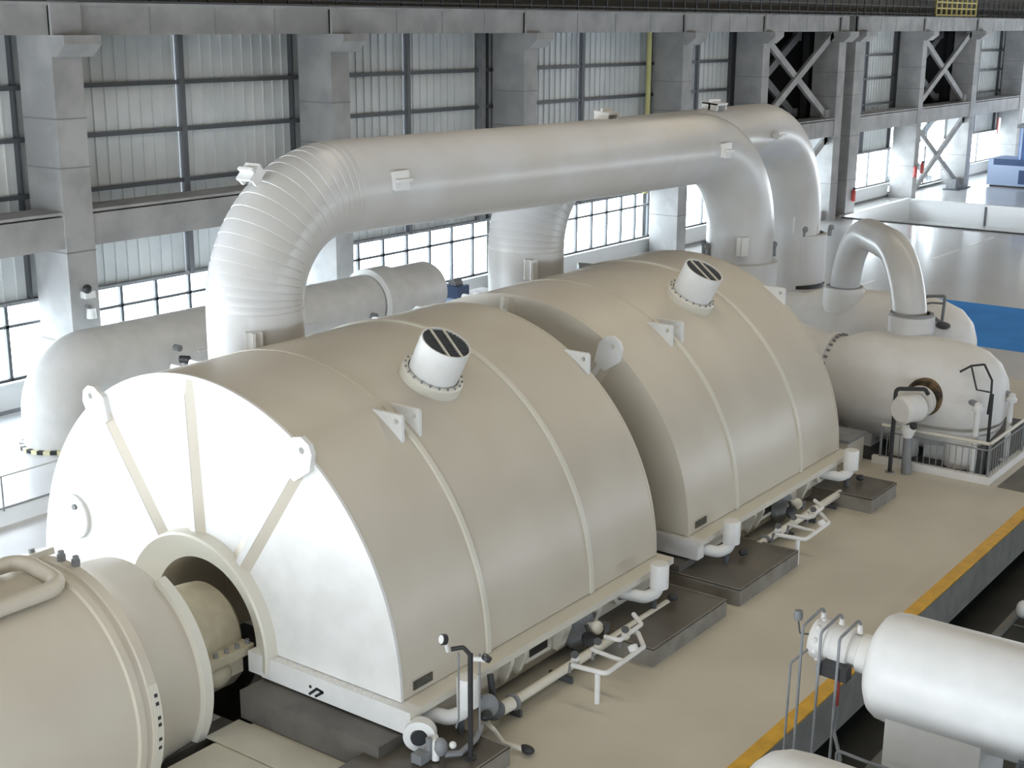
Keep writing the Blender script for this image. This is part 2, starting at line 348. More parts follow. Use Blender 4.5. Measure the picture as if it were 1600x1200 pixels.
# ================================================================== turbine hoods
XC, ZC, RH = -17.92, .97, 4.65
def onshell(a, r=RH): return XC + r * math.sin(rad(a)), ZC + r * math.cos(rad(a))
def band(g, y0, y1, r0, r1, a0, a1, n=48):
    A = arc(a0, a1, n); vs = []
    for t in A:
        for r, y in ((r0, y0), (r1, y0), (r1, y1), (r0, y1)): vs.append((XC + r * math.sin(t), y, ZC + r * math.cos(t)))
    fs = []
    for i in range(n):
        for k in range(4): fs.append((i * 4 + k, i * 4 + (k + 1) % 4, i * 4 + 4 + (k + 1) % 4, i * 4 + 4 + k))
    fs += [(0, 1, 2, 3), (n * 4 + 3, n * 4 + 2, n * 4 + 1, n * 4)]
    return g.add(vs, fs)
def hood(y0, L, label, vent_y, straps):
    y1 = y0 + L
    t = thing('turbine_hood', (XC, (y0 + y1) / 2, 0), label, 'turbine', 'half-cylinder turbine hoods in a row')
    g = G(); band(g, y0 + .04, y1 - .04, RH - .12, RH, -90, 90, 96); g.build('shell', PAINT, t)
    for ya, yb, nm in ((y0, y0 + .06, 'front_plate'), (y1 - .06, y1, 'rear_plate')):
        g = G(); band(g, ya, yb, 1.33, RH + .012, -90, 90, 72); g.build(nm, WHITE if nm == 'front_plate' and y0 < 20 else PAINT, t)  # near front plate carries its daylight as white colour, the others stay beige
    # collar round the shaft opening
    g = G(); g.lathe([(1.86, .0), (1.84, -.22), (1.80, -.245), (1.75, -.22), (1.36, -.01), (1.33, .0), (1.33, .06)], (XC, y0, ZC), (0, 1, 0), 56, -100, 100)
    g.build('collar', PAINTW, t)
    g = G(); g.lathe([(1.33, .06), (1.33, 1.6), (1.36, 1.62), (1.36, 1.7), (1.33, 1.72), (1.33, 2.6), (.2, 2.6)], (XC, y0, ZC), (0, 1, 0), 40, -130, 130); g.build('inner_casing', INNER, t)
    # hat-section ribs on the front plate
    for a in (-35, -2, 35):
        u = Vector((math.sin(rad(a)), 0, math.cos(rad(a)))); w = Vector((math.cos(rad(a)), 0, -math.sin(rad(a)))); o = Vector((XC, y0, ZC)); vs = []
        for r, d, sc in ((1.75, .085, 1.05), (RH - .3, .085, .95), (RH - .06, .015, .8)):
            for s_, q in ((-.23, 0), (-.075, d), (.075, d), (.23, 0)): vs.append(o + u * r + w * s_ * sc + Vector((0, -q, 0)))
        fs = [(i * 4 + k, i * 4 + k + 1, i * 4 + 5 + k, i * 4 + 4 + k) for i in range(2) for k in range(3)] + [(0, 1, 2, 3), (8, 9, 10, 11)]
        g = G(); g.add(vs, fs); rb = g.build('rib', PAINT, t, sharp=15)
        g = G(); q0 = o + u * 1.75 + Vector((0, -.085, 0)); q1 = o + u * (RH - .32) + Vector((0, -.085, 0)); g.obox((q0 + q1) / 2, u, w, (0, 1, 0), (q1 - q0).length / 2, .062, .012); g.build('rib_lit_strip', WHITE, rb)  # white strip colours the rib top as lit, beige flanks hold the shade
    def lug(poly, y, th, hole, hr=.06):
        n = 14; g = G(); m_ = len(poly)
        # plate with a round eye: outer polygon resampled against the eye circle
        vs = []; hx, hz = hole
        def cast(ax, az):
            best = None
            for i in range(m_):
                (x1, z1), (x2, z2) = poly[i], poly[(i + 1) % m_]; ex, ez = x2 - x1, z2 - z1; den = ax * ez - az * ex
                if abs(den) < 1e-9: continue
                k = ((x1 - hx) * ez - (z1 - hz) * ex) / den; q = ((x1 - hx) * az - (z1 - hz) * ax) / den
                if k > 0 and -1e-6 <= q <= 1 + 1e-6 and (best is None or k < best): best = k
            return best or hr
        ang = sorted([2 * pi * i / n for i in range(n)] + [math.atan2(z - hz, x - hx) % (2 * pi) for x, z in poly]); n = len(ang)
        for yy in (y, y + th):
            for a in ang: vs.append((hx + math.cos(a) * hr, yy, hz + math.sin(a) * hr))
            for a in ang:
                k = cast(math.cos(a), math.sin(a)); vs.append((hx + math.cos(a) * k, yy, hz + math.sin(a) * k))
        fs = []
        for i in range(n):
            j = (i + 1) % n
            fs += [(i, j, n + j, n + i), (2 * n + i, 3 * n + i, 3 * n + j, 2 * n + j), (i, 2 * n + i, 2 * n + j, j), (n + i, n + j, 3 * n + j, 3 * n + i)]
        g.add(vs, fs); g.build('lifting_lug', WHITE, t)
        return g
    for a in (-35, 35):        # lugs at the outer ends of the side ribs
        u = Vector((math.sin(rad(a)), math.cos(rad(a)))); w = Vector((math.cos(rad(a)), -math.sin(rad(a)))); c = Vector((XC, ZC))
        P = [c + u * r + w * s_ for r, s_ in ((RH - .5, -.16), (RH - .1, -.3), (RH + .12, -.27), (RH + .26, -.13), (RH + .27, .06), (RH + .18, .2), (RH - .1, .32), (RH - .5, .16))]
        h = c + u * (RH + .08); lug([tuple(p) for p in P], y0 - .10, .10, tuple(h))
    s0 = straps[0]
    for a in (-35, 35):
        sg = 1 if a > 0 else -1
        for yy in (s0 - .28, s0 + .18):
            p1 = onshell(sg * 29.5, RH - .02); p2 = onshell(sg * 40.5, RH - .02); k = (p2[0], p1[1])
            lug([p1, (k[0] - sg * .04, k[1]), (k[0], k[1] - .05), p2], yy, .07, (p2[0] - sg * .13, p1[1] - .13), .05)
        p1 = onshell(sg * 30, RH - .02); p2 = onshell(sg * 40, RH - .02); k = (p2[0], p1[1])
        lug([p1, (k[0] - sg * .04, k[1]), (k[0], k[1] - .05), p2], y1 - .12, .08, (p2[0] - sg * .13, p1[1] - .13), .05)
    g = G(); band(g, s0 - .05, s0 + .05, RH - .01, RH + .05, 36, 90, 40); g.build('strap', PAINTW, t)
    g = G(); band(g, s0 - .05, s0 + .05, RH - .01, RH + .05, -90, -36, 40); g.build('strap', PAINTW, t)
    g = G(); band(g, s0 - .025, s0 + .025, RH - .01, RH + .014, -36, 36, 40); g.build('weld_seam', PAINT, t)
    g = G(); band(g, straps[1] - .055, straps[1] + .055, RH - .01, RH + .045, -90, 90, 90); g.build('strap', PAINTW, t)
    # relief vent
    a = 27.0; d = Vector((math.sin(rad(a)), 0, math.cos(rad(a)))); px, pz = onshell(a, RH - .12); o = Vector((px, vent_y, pz))
    g = G(); g.lathe([(.60, 0), (.60, .27), (.57, .31), (.50, .31)], o, d, 40); ring = g.build('vent_flange', PAINTW, t)
    g = G()
    for k in range(20):
        q = 2 * pi * k / 20; uu = Vector((0, 1, 0)); ww = d.cross(uu); c = o + (uu * math.cos(q) + ww * math.sin(q)) * .555; g.cyl(c + d * .28, c + d * .335, .025, None, 6)
    g.build('flange_bolts', GREYST, ring, kind='stuff')
    g = G(); g.lathe([(.48, .2), (.48, .98), (.45, .98), (.45, .84), (.0, .84)], o, d, 40); vt = g.build('vent_stack', WHITE, t)
    g = G(); g.lathe([(.445, .85), (.0, .85)], o, d, 30); g.build('vent_throat', BLACK, vt)
    uu = Vector((0, 1, 0)); ww = d.cross(uu)
    e1 = (uu * .4 + ww).normalized(); e2 = d.cross(e1)
    for s_ in (-.14, .14):
        g = G(); ln = math.sqrt(.45 ** 2 - s_ ** 2); g.obox(o + d * .965 + e2 * s_, e1, e2, d, ln, .018, .02); g.build('grille_bar', PAINTW, vt)
    for k in range(-7, 8):
        s_ = k * .056; g = G(); ln = math.sqrt(.45 ** 2 - s_ ** 2); g.obox(o + d * .94 + e1 * s_, e2, e1, d, ln, .009, .022); g.build('grille_slat', STEEL, vt)
    # base flange and side walls
    for sg in (1, -1):
        xa, xb = sorted((XC + sg * (RH - .35), XC + sg * 5.0)); g = G(); g.box(xa, xb, y0 - .17, y1 + .12, .83, .96); g.build('base_flange', PAINTW, t)
        xa, xb = sorted((XC + sg * 4.45, XC + sg * 4.66)); g = G(); g.box(xa, xb, y0 + .12, y1 - .1, .18, .83); g.build('side_wall', PAINT, t)
        xa, xb = sorted((XC + sg * 1.62, XC + sg * 4.999)); g = G(); g.box(xa, xb, y0 - .171, y0 + .1, .56, .961); ff = g.build('front_flange', WHITE, t)
        g = G()
        for k in range(14): g.cyl((XC + sg * (1.95 + k * .2), y0 - .09, .96), (XC + sg * (1.95 + k * .2), y0 - .09, .985), .028, None, 6)
        g.build('flange_bolts', PAINTW, ff, kind='stuff')
        xa, xb = sorted((XC + sg * 1.3, XC + sg * 1.66)); g = G(); g.box(xa, xb, y0 - .173, y0 + .1, .58, .965); g.build('collar_foot', WHITE, t)
    g = G(); g.box(XC - 4.66, XC + 4.66, y1 - .1, y1 - .02, .2, .85); g.build('rear_wall', PAINT, t)
    # side brackets below the flange
    for yy, w in ((y0 + 2.6, .1), (y0 + 3.0, .1), (y0 + 4.25, .22), (y0 + 5.35, .16)):
        g = G(); x = XC + 4.66; g.prism([(0, .83), (.26, .83), (.26, .7), (.1, .28), (0, .28)], (x, yy, 0), (1, 0, 0), (0, 0, 1), (0, w, 0)); g.build('bracket', PAINTW, t)
    g = G(); g.box(XC + 4.66, XC + 4.72, y0 + 3.3, y0 + 4.1, .36, .8); op = g.build('side_hatch', PAINTW, t)
    g = G(); g.box(XC + 4.72, XC + 4.725, y0 + 3.42, y0 + 3.98, .44, .72); g.build('hatch_recess', BLACK, op)
    # nameplate
    g = G(); g.obox((*[XC + (RH + .012) * math.sin(rad(88.3))], y0 + .55, ZC + RH * math.cos(rad(88.3)) + .02), (0, 1, 0), (1, 0, 0), (0, 0, 1), .24, .006, .075); g.build('nameplate', PLAQ, t, label='small dark nameplate at the hood foot')
    return t
h1 = hood(14.92, 7.93, 'near beige turbine hood with front plate coloured daylit white and open shaft collar', 18.75, (17.2, 20.43))
g = G(); g.lathe([(0, -.075), (.42, -.075), (.44, -.06), (.44, 0)], (-21.5, 14.92, 2.3), (0, 1, 0), 36); pc = g.build('port_cover', WHITE, h1, label='round white cover plate on the left of the front plate')
g = G(); g.cyl((-21.4, 14.845, 2.52), (-21.4, 14.80, 2.52), .055, None, 12); g.build('cover_knob', GREYST, pc)
for (x0, z0, x1, z1) in ((-15.15, .60, -14.97, .75), (-14.97, .75, -14.83, .73), (-14.83, .73, -15.01, .60)):
    dv = Vector((x1 - x0, 0, z1 - z0)); g = G(); g.obox(((x0 + x1) / 2, 14.748, (z0 + z1) / 2), dv, (0, 1, 0), dv.cross(Vector((0, 1, 0))), dv.length / 2 + .01, .004, .024); g.build('painted_mark', BLACK, h1)
g = G(); g.cyl((-15.12, 14.749, .745), (-15.12, 14.742, .745), .03, None, 10); g.build('painted_mark', BLACK, h1)
h2 = hood(24.15, 7.75, 'far beige turbine hood behind the first, next to the white vessel', 28.35, (26.33, 29.65))

# plinths under the hoods
for y0, y1, lab in ((14.24, 23.05, 'dark concrete plinth under the near turbine hood'), (23.6, 32.1, 'dark concrete plinth under the far turbine hood')):
    pl = thing('plinth', (XC, (y0 + y1) / 2, 0), lab, 'plinth', 'concrete plinths under the hoods')
    for sg in (1, -1):
        a, b = sorted((XC + sg * 1.62, XC + sg * 4.78)); g = G(); g.box(a, b, y0, y0 + .7, 0, .52); g.build('front_block', CONCD, pl)
        g = G(); a, b = sorted((XC + sg * 3.2, XC + sg * 4.4)); g.box(a, b, y0 + .7, y1, 0, .3); g.build('side_block', CONCD, pl)
    g = G(); g.box(XC - 3.2, XC + 3.2, y1 - .5, y1, 0, .18); g.build('rear_block', CONCD, pl)
# oil trays beside the plinths
for x0, x1, y0, y1, h, lab in ((-13.46, -11.72, 13.2, 15.78, .34, 'dark tray slab at the near corner of the first hood, under the gauge stand'), (-13.46, -11.68, 20.14, 22.98, .36, 'dark tray slab beside the far end of the first hood'),
                               (-13.5, -11.68, 23.55, 26.27, .37, 'dark tray slab beside the near end of the second hood'), (-13.46, -11.7, 30.4, 32.0, .38, 'dark tray slab beside the far end of the second hood')):
    t = thing('tray_slab', ((x0 + x1) / 2, (y0 + y1) / 2, 0), lab, 'tray', 'oil tray slabs along the hoods')
    g = G(); g.box(x0, x1, y0, y1, 0, h - .03); g.build('slab', TRAYS, t)
    g = G(); g.box(x0, x1, y0, y1, h - .03, h - .012); g.build('tray_top', CONCT, t)
    g = G()
    for a in ((x0, x1, y0, y0 + .03), (x0, x1, y1 - .03, y1), (x1 - .03, x1, y0 + .03, y1 - .03)): g.box(*a, h - .03, h)
    g.build('rim', TRAYS, t)

# ================================================================== bearing housing and near cylinder
t = thing('bearing_housing', (XC, 14.1, 0), 'cream lagged bearing housing between the near cylinder and the first hood', 'bearing')
g = G(); g.lathe([(.8, -.46), (1.1, -.45), (1.1, -.38), (1.02, -.34), (.95, .2), (.9, .8), (.87, 1.0), (.8, 1.08), (.3, 1.1)], (XC + .04, 13.95, .97), (0, 1, 0), 44, -90, 90); g.build('dome', YELLOWISH, t)
for sg in (1, -1):
    a, b = sorted((XC + sg * .7, XC + sg * 1.2)); g = G(); g.box(a, b, 13.6, 14.98, .82, .99); fl_ = g.build('split_flange', YELLOWISH, t)
    g = G()
    for k in range(6): g.cyl((XC + sg * 1.12, 13.7 + k * .24, .99), (XC + sg * 1.12, 13.7 + k * .24, 1.07), .045, None, 6)
    g.build('flange_bolts', GREYST, fl_, kind='stuff')
    a, b = sorted((XC + sg * .3, XC + sg * 1.1)); g = G(); g.prism([(a, .82), (b, .82), (b, .5), (b - sg * .25 if sg > 0 else b, .2), (a, .1)], (0, 13.5, 0), (1, 0, 0), (0, 0, 1), (0, 1.3, 0)); g.build('lower_half', YELLOWISH, t)
g = G(); g.box(XC + .95, XC + 1.3, 13.5, 13.9, .28, .62); g.build('junction_box', PAINTW, t)
g = G(); g.ball((XC + 1.02, 13.85, .72), .2, (1, 1.5, .8)); g.ball((XC + 1.0, 14.3, .6), .22, (.9, 1.3, 1.1)); g.ball((XC + .95, 13.75, .3), .25, (1, 1, 1.2)); g.build('lagging_bulge', YELLOWISH, t)
g = G(); g.cyl((XC + 1.25, 13.75, -.05), (XC + 1.25, 13.75, .33), .12, None, 14); g.build('oil_pot', PAINTW, t)
g = G(); g.box(XC - 1.0, XC + 1.5, 13.5, 14.18, -2.5, -.1); g.build('pedestal', CLAD, t)

t = thing('turbine_cylinder', (XC, 9, -2), 'large beige turbine cylinder in the near left corner with a bolted end ring', 'turbine')
g = G(); g.lathe([(.3, -3.0), (1.6, -2.9), (2.12, -2.2), (2.14, 11.75)], (XC, 0, ZC), (0, 1, 0), 96); g.build('barrel', PAINT, t)
g = G(); g.lathe([(2.12, 11.72), (2.2, 11.74), (2.2, 11.86), (2.165, 11.88), (2.165, 11.98), (2.2, 12.0), (2.2, 12.16), (2.1, 12.24)], (XC, 0, ZC), (0, 1, 0), 96); g.build('flange_ring', PAINT, t)
g = G(); g.lathe([(2.12, 12.2), (2.06, 12.3), (1.9, 12.6), (1.82, 13.3), (.9, 13.32)], (XC, 0, ZC), (0, 1, 0), 96); g.build('neck', PAINT, t)
g = G(); g.lathe([(1.8, 13.22), (1.92, 13.25), (1.93, 13.42), (1.88, 13.45), (1.1, 13.46)], (XC, 0, ZC), (0, 1, 0), 64, 27, 190); g.build('end_rim', PAINTW, t)
# painted pad with black marks on the flange ring
A0 = (74, 108)
g = G(); band(g, 12.02, 12.17, 2.19, 2.206, 72, 112, 16); pad = g.build('marked_strip', PAINTW, t)
for a in (76, 79.5, 85.5, 88.5, 95, 99):
    g = G(); band(g, 12.07, 12.13, 2.205, 2.21, a, a + 1.5, 3); g.build('painted_mark', BLACK, pad)
# by-pass pipe loop and brackets on top
def bar_at(a, r, y): return (XC + r * math.sin(rad(a)), y, ZC + r * math.cos(rad(a)))
P = [bar_at(20, 2.3, 3), bar_at(20, 2.3, 11.6), bar_at(-8, 2.32, 11.6), bar_at(-8, 2.32, 3)]
g = G(); g.sweep(fillet(P, .32, 8), .13, 16); lp = g.build('loop_pipe', PAINT, t)
for y in (10.0, 8.4, 6.6):
    g = G(); c = Vector(bar_at(20, 2.3, y)); g.obox(c, (0, 1, 0), (1, 0, -.2), (.2, 0, 1), .06, .2, .2); g.build('pipe_clamp', PAINTW, lp)
for y in (10.9, 9.2, 7.4):
    a = -6; o = Vector(bar_at(a, 2.1, y)); g = G()
    g.obox(o + Vector((0, 0, .12)), (0, 1, 0), (1, 0, 0), (0, 0, 1), .16, .12, .1); g.cyl(o + Vector((0, 0, .2)), o + Vector((0, 0, .42)), .13, .16, 14); g.build('drain_valve', PAINTW, t)
g = G(); band(g, 3, 11.2, 2.13, 2.27, -38, -33, 6); g.build('top_ledge', WHITE, t)
# bolted joint strip over the crown at the ring
g = G(); band(g, 11.5, 12.3, 2.19, 2.3, -32, -12, 10); jb = g.build('joint_block', PAINTW, t)
for a, y in ((-26, 11.7), (-16, 12.0), (0, 12.1), (8, 12.14)):
    o = Vector(bar_at(a, 2.1, y)); d = Vector((math.sin(rad(a)), 0, math.cos(rad(a)))); g = G(); g.cyl(o, o + d * .2, .07, None, 8); g.cyl(o + d * .2, o + d * .26, .05, None, 8); g.build('stud', GREYST, t)
for y in (3.5, 11.4):
    g = G(); g.box(XC - 1.6, XC + 1.6, y - .35, y + .35, -2.5, -.9); g.build('saddle', CONCD, t)

# ================================================================== crossover pipes
def lag_pipe(t, P, r, R, nb=20, seam=True, n=48, first=True, m_=PIPE):
    path = fillet(P, R, nb); out = []; rr = []; nseam = len(path) // 2
    for i in range(len(path)):
        p = path[i]; on = 1 <= i < len(path) - 1
        if on and seam and i < nseam and (path[i + 1] - p).length < 1.0:
            d = (path[i + 1] - p); L = d.length
            out += [p, p + d * (.008 / L), p + d * (.024 / L), p + d * (.032 / L)]; rr += [r, r - .012, r - .012, r]
        else: out.append(p); rr.append(r)
    g = G(); g.sweep(out, rr, n); return g.build('pipe_run', m_, t, sharp=25)
def lugbox(t, c, out, along, w=.2, h=.2, dp=.17, m_=WHITE):
    o = Vector(out).normalized(); a = Vector(along).normalized(); b = o.cross(a)
    g = G(); c = Vector(c)
    # U-shaped trunnion: web and two cheeks
    g.obox(c + o * dp * .5, a, b, o, w, .03, dp); g.obox(c + o * dp * .5 + b * h, a, b, o, w, .03, dp) if False else None
    g.obox(c + o * dp * .8, a, b, o, w, h, .03); g.obox(c + o * dp * .3 + a * w * .9, a, b, o, .03, h * .9, dp * .6); g.obox(c + o * dp * .3 - a * w * .9, a, b, o, .03, h * .9, dp * .6)
    return g.build('trunnion', m_, t)
t = thing('crossover_pipe', (-19.2, 27, 4), 'front large white crossover pipe arching over both hoods, nearest the camera', 'pipe', 'large crossover pipes')
lag_pipe(t, [(-20.02, 18.38, 4.2), (-20.02, 18.38, 8.2), (-18.3, 35.7, 8.2), (-18.3, 35.7, 3.0)], .965, (2.2, 2.5))
g = G(); g.lathe([(1.0, 0), (1.12, .02), (1.12, 2.45), (.97, 2.47)], (-18.3, 35.7, 2.4), (0, 0, 1), 48); g.build('sleeve', PIPE, t)
lugbox(t, (-20.02, 18.46, 8.58), (0, -.72, .70), (1, 0, 0), .2, .2)
lugbox(t, (-18.84, 21.36, 8.34), (1, -.12, .08), (.1, 1, 0), .2, .2)
lugbox(t, (-17.62, 33.18, 8.22), (1, -.1, 0), (.1, 1, 0), .15, .2)
lugbox(t, (-19.38, 17.72, 5.5), (.75, -.62, 0), (0, 0, 1), .22, .17)
lugbox(t, (-17.8, 34.9, 5.4), (.5, -.85, 0), (0, 0, 1), .26, .17)
for a in (-150, -125, 40):
    g = G(); c = Vector((-18.3 + 1.02 * math.cos(rad(a)), 35.7 + 1.02 * math.sin(rad(a)), 4.95)); g.cyl(c, c + Vector((0, 0, .3)), .07, None, 8); g.ball(c + Vector((.0, 0, .34)), .1); g.build('limit_stop', GREYST, t)
t = thing('crossover_pipe', (-20.3, 36, 3), 'rear large white crossover pipe, the one farther from the camera, landing beyond the second hood', 'pipe', 'large crossover pipes')
lag_pipe(t, [(-20.3, 27.9, 4.2), (-20.3, 27.9, 8.05), (-20.6, 44.08, 8.05), (-20.6, 44.08, 2.2)], .965, (2.1, 3.1))
g = G(); g.lathe([(.97, 0), (1.09, .02), (1.09, 1.7), (.97, 1.73)], (-20.55, 44.28, 2.75), (0, 0, 1), 48); g.build('sleeve', PIPE, t)
g = G(); g.lathe([(1.1, 0), (1.1, .12)], (-20.55, 44.28, 2.62), (0, 0, 1), 48); g.build('sleeve_gap', BLACK, t)
g = G(); g.lathe([(1.0, 0), (1.16, .02), (1.16, 1.6), (1.0, 1.62)], (-20.55, 44.28, 1.0), (0, 0, 1), 48); g.build('lower_sleeve', PIPE, t)
lugbox(t, (-20.3, 31.5, 9.05), (.1, 0, 1), (0, 1, 0), .25, .25)
lugbox(t, (-20.3, 37.5, 9.05), (.1, 0, 1), (0, 1, 0), .3, .3)
lugbox(t, (-19.46, 40.2, 8.1), (1, -.1, 0), (0, 1, 0), .2, .12)
lugbox(t, (-19.68, 27.2, 5.6), (.75, -.62, 0), (0, 0, 1), .25, .17)
lugbox(t, (-20.2, 43.46, 4.85), (.3, -.95, 0), (0, 0, 1), .28, .18)
for a in (-60, 10):
    g = G(); c = Vector((-20.4 + 1.02 * math.cos(rad(a)), 44.4 + 1.02 * math.sin(rad(a)), 4.4)); g.cyl(c, c + Vector((0, 0, .25)), .08, None, 8); g.ball(c + Vector((.05, 0, .3)), .11); g.build('limit_stop', GREYST, t)

# ================================================================== vessels behind the second hood
def port_stub(): pass
t = thing('steam_vessel', (-13.5, 36.5, 0), 'large white lagged steam vessel with a scorched side port, inside the railing', 'vessel', 'white steam vessels behind the hoods')
g = G(); VX = (1, 0, 0)
prof = [(.4, -19.6), (1.2, -19.5), (1.5, -19.1), (1.5, -17.2), (1.28, -16.0), (1.18, -15.5), (1.22, -15.2), (1.4, -14.75), (1.5, -14.3), (1.53, -13.5), (1.55, -12.4), (1.5, -11.75), (1.36, -11.25), (1.12, -10.9), (.8, -10.68), (.42, -10.57), (.0, -10.54)]
g.lathe(prof, (0, 36.5, 1.62), VX, 56); g.build('vessel_body', CLAD, t, sharp=60)
g = G(); g.lathe([(1.18, -15.62), (1.29, -15.6), (1.29, -15.44), (1.18, -15.42)], (0, 36.5, 1.62), VX, 48); fb = g.build('neck_flange', CLAD, t)
g = G()
for k in range(36):
    q = 2 * pi * k / 36; c = Vector((-15.4, 36.5 + 1.245 * math.sin(q), 1.62 + 1.245 * math.cos(q))); g.cyl(c, c + Vector((.09, 0, 0)), .035, None, 6)
g.build('flange_bolts', GREYST, fb, kind='stuff')
g = G(); g.lathe([(.0, .0), (.45, .0), (.50, .05), (.52, .3)], (-12.25, 34.92, 1.85), (0, 1, 0), 28); g.build('scorched_ring', RUST, t)
g = G(); g.lathe([(.24, -1.05), (.24, .15)], (-12.25, 34.95, 1.8), (0, 1, 0), 20); g.build('port_pipe', YELLOWISH, t)
g = G(); g.lathe([(.3, -.5), (.42, -.48), (.42, -.36), (.3, -.34)], (-12.25, 34.95, 1.8), (0, 1, 0), 24); g.lathe([(.3, -.28), (.42, -.26), (.42, -.16), (.3, -.14)], (-12.25, 34.95, 1.8), (0, 1, 0), 24); g.build('port_flange', CLAD, t)
g = G(); g.lathe([(.52, -.7), (.64, -.68), (.64, 1.2), (.52, 1.25)], (-13.5, 37.02, 2.4), (0, 0, 1), 40); g.build('inlet_sleeve', PIPE, t)
for x in (-14.2, -12.0):
    g = G(); g.box(x - .35, x + .35, 35.6, 37.4, 0, .5); g.build('saddle', CLAD, t)
g = G(); g.cyl((-12.9, 35.6, 0), (-12.9, 35.6, .62), .4, None, 20); g.build('drain_pot', CLAD, t)
g = G(); g.cyl((-11.3, 35.5, 0), (-11.3, 35.5, .62), .42, None, 20); g.build('drain_pot', CLAD, t)
# black tubing frame on the dome
g = G(); F_ = [(-11.3, 35.35, 2.72), (-10.95, 35.5, 2.86), (-10.62, 35.7, 2.55), (-10.95, 35.25, 2.3)]
g.sweep([(-11.45, 35.3, 2.62), (-11.2, 35.42, 2.8), (-10.9, 35.55, 2.86)], .03, 8); g.sweep([(-11.2, 35.42, 2.8), (-10.92, 35.15, 2.25), (-10.62, 35.3, 2.2)], .025, 8); g.sweep([(-10.9, 35.55, 2.86), (-10.62, 35.4, 2.5), (-10.58, 35.3, 2.2), (-10.62, 35.3, 1.6)], .03, 8)
g.build('tubing_frame', BLACK, t, sharp=60)

t = thing('steam_vessel', (-17, 43, 0), 'rear white steam vessel, mostly hidden, under the small U-shaped pipe', 'vessel', 'white steam vessels behind the hoods')
g = G(); g.lathe([(.4, -23), (1.0, -22.9), (1.08, -22), (1.1, -19.6), (1.4, -18.7), (1.48, -17.8), (1.5, -15.3), (1.42, -14.8), (1.22, -14.25), (.9, -13.9), (.5, -13.7), (0, -13.64)], (0, 43.2, 1.45), VX, 52); g.build('vessel_body', CLAD, t, sharp=60)
g = G(); g.lathe([(.55, -.4), (.68, -.38), (.68, .42), (.5, .45)], (-17.9, 42.6, 2.65), (0, 0, 1), 36); g.build('inlet_sleeve', CLAD, t)
for x in (-21, -16):
    g = G(); g.box(x - .4, x + .4, 42.3, 44.1, 0, .4); g.build('saddle', CLAD, t)
g = G(); g.sweep(fillet([(-14.75, 42.3, 2.55), (-14.4, 42.2, 2.35), (-14.36, 42.2, 3.25), (-14.95, 42.3, 3.15), (-15.4, 42.5, 2.9)], .06, 4), .05, 10); g.build('instrument_tube', GREYST, t)
g = G(); g.sweep([(-14.36, 42.2, 3.0), (-14.8, 42.35, 2.95), (-15.3, 42.5, 2.8)], .035, 8); g.build('instrument_tube', GREYST, t)
g = G(); g.ball((-14.35, 42.2, 2.3), .2, (1.2, .8, .6)); g.build('valve_body', STEEL, t)
# hidden link between hood and vessel (shaft cover)
g = G(); g.lathe([(1.15, 31.95), (1.15, 34.0), (1.35, 34.1), (1.35, 34.95)], (XC, 0, 1.1), (0, 1, 0), 40); g.build('shaft_cover', CLAD, None, 'cream shaft cover between the far hood and the white vessel', 'cover')
# U-shaped pipe
t = thing('u_pipe', (-15.8, 39.6, 3), 'small grey U-shaped pipe arching between the two white vessels', 'pipe')
g = G(); g.sweep(fillet([(-13.5, 37.02, 3.3), (-13.5, 37.02, 5.2), (-17.9, 42.6, 5.2), (-17.9, 42.6, 2.95)], 2.6, 14), .48, 36); g.build('pipe_run', PIPE, t, sharp=60)
for c in ((-13.5, 37.02, 3.62), (-17.9, 42.6, 3.05)):
    g = G(); g.lathe([(.5, 0), (.6, 0), (.6, .06), (.5, .06)], c, (0, 0, 1), 36); g.build('gap_ring', GREYST, t)
# machine blocks between the far hood and the vessel
for x, y, w, d, h in ((-14.9, 33.1, .5, .7, .95), (-14.0, 33.75, .45, .55, .75), (-15.9, 32.9, .4, .6, 1.1)):
    t = thing('pedestal_block', (x, y, 0), {-14.9: 'beige pedestal block at the far corner of the second hood, the middle one', -14.0: 'beige pedestal block beside the railing corner', -15.9: 'beige pedestal block closest to the shaft cover'}[x], 'block', 'pedestal blocks behind the hood')
    g = G(); g.box(x - w, x + w, y - d, y + d, 0, h); g.build('block', PAINT, t)
    g = G(); g.box(x - w - .05, x + w + .05, y - d - .05, y + d + .05, h, h + .08); g.build('cap_plate', GREYST, t)

# railing round the vessel
t = thing('railing', (-11.5, 34.4, 0), 'grey and cream guard railing round the white vessel', 'railing')
g = G(); g.box(-13.3, -10.12, 34.30, 34.46, 0, .2); g.build('kerb', CLAD, t)
g = G(); g.box(-10.28, -10.12, 34.46, 46, 0, .2); g.build('kerb', CLAD, t)
g = G(); g.cyl((-13.1, 34.38, 1.08), (-10.2, 34.38, 1.08), .045, None, 12); g.build('top_rail', PAINTW, t)
g = G(); g.cyl((-10.2, 34.38, 1.08), (-10.2, 45.5, 1.08), .045, None, 12); g.build('top_rail', PAINTW, t)
g = G(); g.cyl((-13.1, 34.38, .9), (-10.2, 34.38, .9), .02, None, 8); g.cyl((-10.2, 34.38, .9), (-10.2, 45.5, .9), .02, None, 8); g.build('lower_rail', GREYST, t)
b0 = None
pts = [(-13.1 + .17 * k, 34.38) for k in range(18)] + [(-10.2, 34.38 + .2 * k) for k in range(56)]
for (x, y) in pts:
    if b0 is None:
        g = G(); g.cyl((x, y, .2), (x, y, .9), .012, None, 6); b0 = g.build('baluster', GREYST, t); p0 = (x, y)
    else:
        c = b0.copy(); COL.objects.link(c); c.location = (x - p0[0], y - p0[1], 0)
for (x, y) in ((-13.1, 34.38), (-10.2, 34.38), (-10.2, 37.2), (-10.2, 40), (-10.2, 42.8)):
    g = G(); g.cyl((x, y, .2), (x, y, 1.08), .035, None, 10); g.build('post', GREYST, t)
